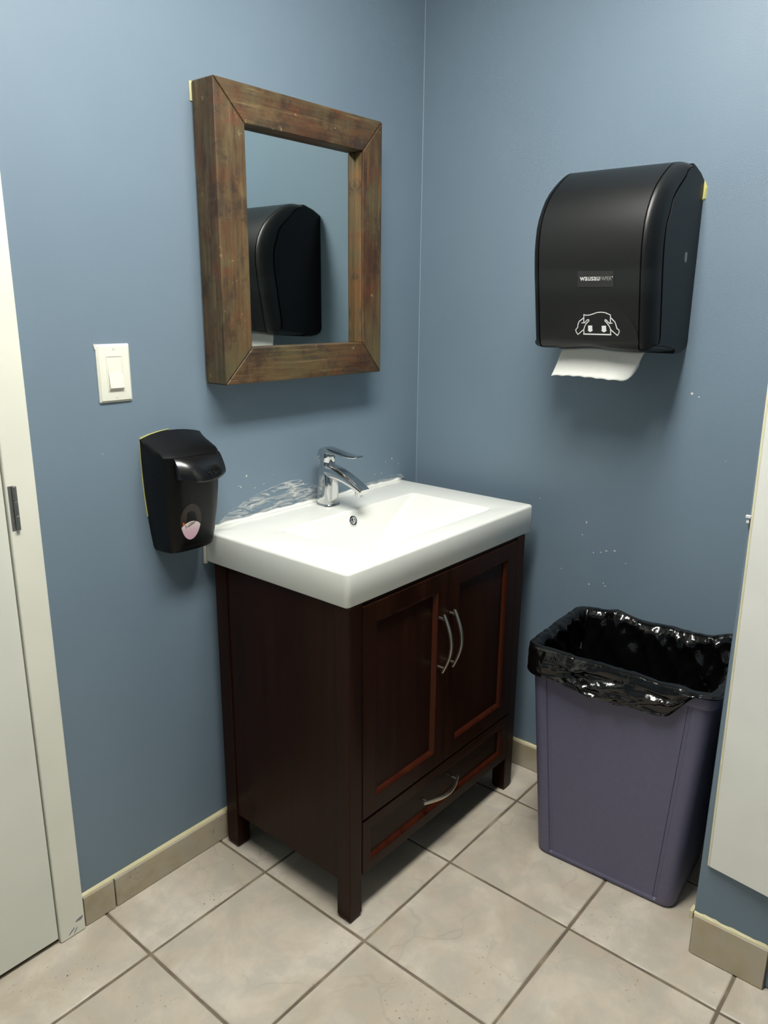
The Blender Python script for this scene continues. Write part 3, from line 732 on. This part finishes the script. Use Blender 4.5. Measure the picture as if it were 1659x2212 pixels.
# arched push panel at the bottom, made of strips that follow the cover
rings = []; ac, ar = -.6745, .098
for k in range(25):
    z = 1.2905 + (1.3765 - 1.2905) * k / 24; hwid = ar * math.sqrt(max(1e-4, 1 - ((z - 1.2905) / .0866) ** 2)) ** .95
    rings.append([tfn(ac + hwid, z, -.001), tfn(ac + hwid, z, .0008), tfn(ac, z, .0008), tfn(ac - hwid, z, .0008), tfn(ac - hwid, z, -.001)])
V, F = loft(rings); ap = sharp(mesh('push_panel', V, F, M_blk2, td), 40); tag(ap, 'arched panel with a pull-paper pictogram')
ICON = [[(-.645, 1.3521), (-.6509, 1.3507), (-.6595, 1.3514), (-.668, 1.3539), (-.6765, 1.3569), (-.686, 1.3578), (-.6954, 1.357), (-.7026, 1.3544), (-.7083, 1.3521), (-.7084, 1.3349)],
        [(-.6455, 1.3521), (-.6453, 1.3341)],
        [(-.6443, 1.3443), (-.6344, 1.3373), (-.6317, 1.3318), (-.6303, 1.3239), (-.6287, 1.3219), (-.6255, 1.3183), (-.6268, 1.3134), (-.6308, 1.3081), (-.6452, 1.3194), (-.6477, 1.3263), (-.6508, 1.3322), (-.6577, 1.3387), (-.6572, 1.3411), (-.654, 1.3411), (-.6507, 1.3376), (-.6469, 1.3341), (-.6404, 1.334)],
        [(-.6454, 1.3194), (-.6457, 1.309)], [(-.709, 1.3201), (-.7094, 1.3095)],
        [(-.7094, 1.3459), (-.7187, 1.3375), (-.7214, 1.3309), (-.7238, 1.3234), (-.7286, 1.3206), (-.7288, 1.3149), (-.725, 1.3086), (-.7095, 1.3206), (-.7061, 1.3277), (-.7017, 1.3334), (-.6956, 1.3395), (-.6964, 1.3419), (-.699, 1.341), (-.7026, 1.3372), (-.7068, 1.334), (-.7125, 1.335)]]
V1, F1 = strokes(ICON, .0019, tfn, .0012)
V2, F2 = strokes([[(-.645, 1.3095), (-.7099, 1.31)]], .0028, tfn, .0012)
def flat(outline):
    n_ = len(outline); return [tfn(y, z, .0012) for y, z in outline], [tuple(range(n_))]
A1 = flat([(-.6558, 1.3284), (-.6657, 1.3287), (-.6661, 1.3185), (-.6681, 1.3185), (-.6609, 1.3139), (-.6539, 1.3181), (-.6561, 1.3182)])
A2 = flat([(-.6882, 1.3287), (-.6984, 1.329), (-.6988, 1.3189), (-.7012, 1.3189), (-.6935, 1.3142), (-.6865, 1.3185), (-.6886, 1.3186)])
V, F = merge([(V1, F1), (V2, F2), A1, A2]); tag(mesh('pictogram', V, F, M_print, ap), 'white pictogram of hands pulling paper')
# brand label
rings = [[tfn(-.6304, 1.411 + .034 * k / 4, .0006), tfn(-.7141, 1.4106 + .033 * k / 4, .0006)] for k in range(5)]
V, F = loft(rings, False, False, False); stk = tag(mesh('brand_label', V, F, M_sticker, cvr), 'small dark label with white lettering')
def text(name, s, y0, y1, z0, h, m, parent, bold, lift):
    cu = bpy.data.curves.new(name, 'FONT'); cu.body = s; cu.size = 1; cu.offset = bold; cu.resolution_u = 3
    to = bpy.data.objects.new(name, cu); C.objects.link(to); bpy.context.view_layer.update()
    me = bpy.data.meshes.new_from_object(to.evaluated_get(bpy.context.evaluated_depsgraph_get())); C.objects.unlink(to); bpy.data.objects.remove(to)
    xs = [v.co.x for v in me.vertices]; x0, x1 = min(xs), max(xs); hs_ = max(v.co.y for v in me.vertices)
    V = [tfn(y0 + (y1 - y0) * (v.co.x - x0) / (x1 - x0), z0 + h * v.co.y / hs_, lift) for v in me.vertices]; F = [tuple(p.vertices) for p in me.polygons]
    return mesh(name, V, F, m, parent)
text('lettering', 'wausau', -.6359, -.6818, 1.4245, .0080, M_print, stk, .009, .0012)
text('lettering', 'PAPER', -.6832, -.7095, 1.4246, .0078, M_lightprint, stk, -.004, .0012)
rings = [[tfn(-.7112 + .0012 * math.cos(a), 1.4315 + .0012 * math.sin(a), .0012) for a in [2 * math.pi * k / 10 for k in range(10)]]]
mesh('lettering', rings[0], [tuple(range(10))], M_print, stk)
# lock button and screw on the right side
V, F = loft([[(-.0735 + a, yR - l, 1.4775 + b) for a, b in rrect(.013, .022, .0062, 5)] for l in (-.001, .0015)])
tag(sharp(mesh('lock_button', V, F, M_lightprint, td), 30), 'pale grey lock button')
V, F = cyl((-.181, yR + .006, 1.3865), (0, -1, 0), .0045, .0065, 14); tag(sharp(mesh('pin', V, F, M_lightprint, td)), 'small pale pin')
V, F = blob(-.0, 0, .001, .001, 0, .001, 1)
V, F = loft([[(-.0003, -.799, 1.600), (-.0003, -.806, 1.605), (-.0003, -.807, 1.63), (-.0003, -.80, 1.645)], [(-.005, -.799, 1.602), (-.005, -.803, 1.607), (-.005, -.804, 1.628), (-.005, -.80, 1.643)]])
tag(mesh('paint_edge', V, F, M_yellow, wr), 'yellow sliver of old paint by the towel dispenser')

# ============================================================ PAPER TOWEL
V, F = [], []; nu, nv = 40, 14; rnd = random.Random(2)
for j in range(nv + 1):
    t = j / nv
    for i in range(nu + 1):
        u = i / nu; y = -.5615 - .203 * u + .0125 * t
        z1_ = 1.2075 + .0022 * abs(math.sin(u * 22)) + .002 * math.sin(u * 5) + (.035 * max(0, (u - .88) / .12) ** 2.2)
        zt_ = 1.2718 + lipf(y) * .8; z = zt_ + (z1_ - zt_) * t
        x = -.165 - .012 * t - .012 * t * t + .030 * t * t * max(0, (u - .7) / .3) ** 2
        V.append((x, y, z))
for j in range(nv):
    for i in range(nu): F.append((j * (nu + 1) + i, j * (nu + 1) + i + 1, (j + 1) * (nu + 1) + i + 1, (j + 1) * (nu + 1) + i))
pt = mesh('paper_towel', V, F, M_paper, None, smooth=True)
so = pt.modifiers.new('thick', 'SOLIDIFY'); so.thickness = .0006
tag(pt, 'white sheet of paper hanging from the black towel dispenser', 'paper towel')

# ============================================================ WASTE BIN
BC, BA = Vector((-.187, -.8290)), math.radians(2.7)
def bp_(u, v, z):     # u along the wall (towards the camera side), v away from the wall
    ca, sa = math.cos(BA), math.sin(BA)
    return (BC.x - v * ca + u * sa, BC.y - u * ca - v * sa, z)
ZR = .578
binr = empty('waste_bin', (BC.x, BC.y, 0), 'purple grey plastic waste bin between the cabinet and the wall return', 'bin')
def bsec(z, ins=0.0, plain_=False):
    t = z / ZR; W = .352 + (.425 - .352) * t; D = .240 + (.297 - .240) * t; W -= 2 * ins; D -= 2 * ins; r = .026
    P = []
    st = W / 2 - .042; gd = 0 if plain_ else .006
    for cx_, cy_, a0 in ((W / 2 - r, D / 2 - r, 0), (-W / 2 + r, D / 2 - r, 90), (-W / 2 + r, -D / 2 + r, 180), (W / 2 - r, -D / 2 + r, 270)):
        for k in range(7):
            a = math.radians(a0 + 15 * k); P.append((cx_ + r * math.cos(a), cy_ + r * math.sin(a)))
        if a0 == 0: P += [(st + .003, D / 2), (st + .001, D / 2 - gd), (st - .0055, D / 2 - gd), (st - .0075, D / 2 - gd * .45), (0, D / 2 - gd * .4), (-st + .0075, D / 2 - gd * .45), (-st + .0055, D / 2 - gd), (-st - .001, D / 2 - gd), (-st - .003, D / 2)]
        if a0 == 180: P += [(-st, -D / 2), (0, -D / 2), (st, -D / 2)]
    return P
rings = [[bp_(u, v, .006) for u, v in bsec(0, .02, True)], [bp_(u, v, 0) for u, v in bsec(0, .012, True)], [bp_(u, v, .004) for u, v in bsec(0, .002, True)], [bp_(u, v, .012) for u, v in bsec(.012, 0, True)]]
for k in range(0, 9):
    z = .018 + (.548 - .018) * k / 8; rings.append([bp_(u, v, z) for u, v in bsec(z)])
rings.append([bp_(u, v, .552) for u, v in bsec(.552, 0, True)])
rings.append([bp_(u, v, .565) for u, v in bsec(.565, 0.0, True)])
rings.append([bp_(u, v, .566) for u, v in bsec(.566, .004, True)])
for z in (.4, .2, .02): rings.append([bp_(u, v, z) for u, v in bsec(z, .0045, True)])
V, F = loft(rings); sharp(mesh('bin_body', V, F, M_bin, binr), 22)
rings = []
def lipz(u, v):   # the rim dips into a finger lip at both short ends
    return -.026 * max(0, 1 - (v / .085) ** 2) ** .8 if abs(u) > .17 else 0
lipo = lambda v: .015 * max(0, 1 - (v / .135) ** 2)
for ins, z in ((.0005, .553), (-.005, .549), (-.0065, .553), (-.0065, .568), (-.005, ZR), (.003, ZR), (.004, .567)):
    rings.append([bp_(u + (lipo(v) if u > .17 and ins < 0 else 0), v, z + (lipz(u, v) if z < .56 else 0)) for u, v in bsec(.56, ins, True)])
rings.append(rings[0])
V, F = loft(rings, False, False); sharp(mesh('rim', V, F, M_bin, binr), 40)

# ============================================================ BIN LINER
def rim_path(W, D, r, N):
    segs = []; P = rrect(W, D, r, 10); L = [0]
    for a, b in zip(P, P[1:] + P[:1]): L.append(L[-1] + math.hypot(b[0] - a[0], b[1] - a[1]))
    out = []
    for k in range(N):
        s = L[-1] * k / N; i = max(j for j in range(len(P)) if L[j] <= s); t = (s - L[i]) / max(1e-9, L[i + 1] - L[i])
        a, b = P[i], P[(i + 1) % len(P)]; dx, dy = b[0] - a[0], b[1] - a[1]; l = math.hypot(dx, dy) or 1
        out.append((a[0] + dx * t, a[1] + dy * t, dy / l, -dx / l, s))
    return out, L[-1]
inn = lambda z: -(.214 - (.176 + .0632 * z)) - .0125
N = 320
pathp, LEN = rim_path(.428, .306, .03, N)
prof = [(inn(z), z, 1) for z in (.22, .30, .38, .44, .49, .53, .555)] + [(-.0165, .572, .7), (-.010, .5825, .6), (-.004, .587, .55), (.003, .5865, .55), (.0075, .5825, .6), (.0095, .575, .8), (.0105, .566, .95), (.011, .556, 1), (.0112, .546, 1.1), (.011, .536, 1.15), (.0105, .527, 1.2), (.010, .5195, 1.2), (.008, .5145, 1.2), (.004, .5165, 1.1)]
# finer profile
fine = []
for (a, b) in zip(prof, prof[1:]):
    for s in range(3): fine.append(tuple(a[i] + (b[i] - a[i]) * s / 3 for i in range(3)))
fine.append(prof[-1])
rings = []
def crease(v): return 1 - 3.2 * min(abs(v), .5) ** .8
def u_shift(u): return .5 * math.exp(-((u - .08) / .09) ** 2)
def sst(t): t = min(1, max(0, t)); return t * t * (3 - 2 * t)
for off, z, amp in fine:
    q = []
    for k, (px, py, nx_, ny_, s) in enumerate(pathp):
        a = 2 * math.pi * k / N
        P3 = Vector((math.cos(a) * 2.0, math.sin(a) * 2.0, z * 6))
        outside = off > 0.002
        if outside:
            # diagonal folds that sweep along the hanging band
            zr = z - .045 * u_shift(px)                       # folds follow the sagging hem
            f1 = crease(noise.noise(Vector((s * 6.5 + zr * 25, zr * 34, 3.1))))
            f2 = crease(noise.noise(Vector((s * 15 - zr * 40, zr * 52, 9.4))))
            f3 = noise.noise(Vector((s * 5.0, zr * 16, 1.7)))
            w_ = (.0075 * f1 + .0035 * f2 + .010 * f3) * min(1, max(0, (.578 - z) / .02)) + .002 * noise.noise(Vector((s * 20, z * 20, 4)))
        else:
            f1 = crease(noise.noise(Vector((s * 15 + z * 9, z * 5, 5.5)))); f2 = crease(noise.noise(Vector((s * 32 - z * 12, z * 16, 2.2))))
            f3 = noise.noise(Vector((s * 7, z * 5, 8.8)))
            w_ = min(.005, -(.013 * max(0, f1) + .004 * f2 + .009 * f3))
        if .57 < z: w_ *= .75
        # where the liner stands up at the back right and sags low on the front
        u_, v_ = px, py
        dz = 0
        back = max(0.0, -v_ / .15)
        if z > .5:
            kz = (z - .5) / .09
            dz += .022 * math.exp(-((u_ - .175) / .045) ** 2) * back * kz
            dz += .010 * math.exp(-((u_ + .12) / .03) ** 2) * back * kz
            dz += (.0035 * noise.noise(Vector((s * 22, 4.4, 0))) + .003 * max(0, noise.noise(Vector((s * 55, 1.4, 0))))) * kz
        if outside:
            tt = (.587 - z) / .0725
            hem = -.008 * math.exp(-((u_ - .02) / .10) ** 2) * max(0, v_ / .15) + .066 * sst((u_ - .115) / .075)
            hem += .006 * noise.noise(Vector((s * 13, 7.7, 0)))
            dz += hem * tt
        # the band stays outside the rim
        o_ = off + (w_ * amp if not outside else max(w_ * amp, -.0075) + .0045 * min(1, (.587 - z) / .02))
        if outside: o_ = max(o_, .0058)
        if u_ < -.17 and outside: o_ = min(o_, .0105 + .0035 * noise.noise(Vector((s * 24 + z * 40, z * 30, 6))))
        if outside and v_ < -.135: o_ = min(o_, .008)
        if u_ > .19 and outside: o_ = max(o_, .006 + (.015 * max(0, 1 - (v_ / .135) ** 2)) * (1 if z < .572 else .5))
        q.append(bp_(px + nx_ * o_, py + ny_ * o_, z + dz))
    rings.append(q)
V, F = loft(rings, True, False)
bag = mesh('bin_liner', V, F, M_bag, None, smooth=True)
bag.data.set_sharp_from_angle(angle=math.radians(70))
tag(bag, 'glossy black plastic bin liner folded over the rim of the purple bin', 'bin bag')
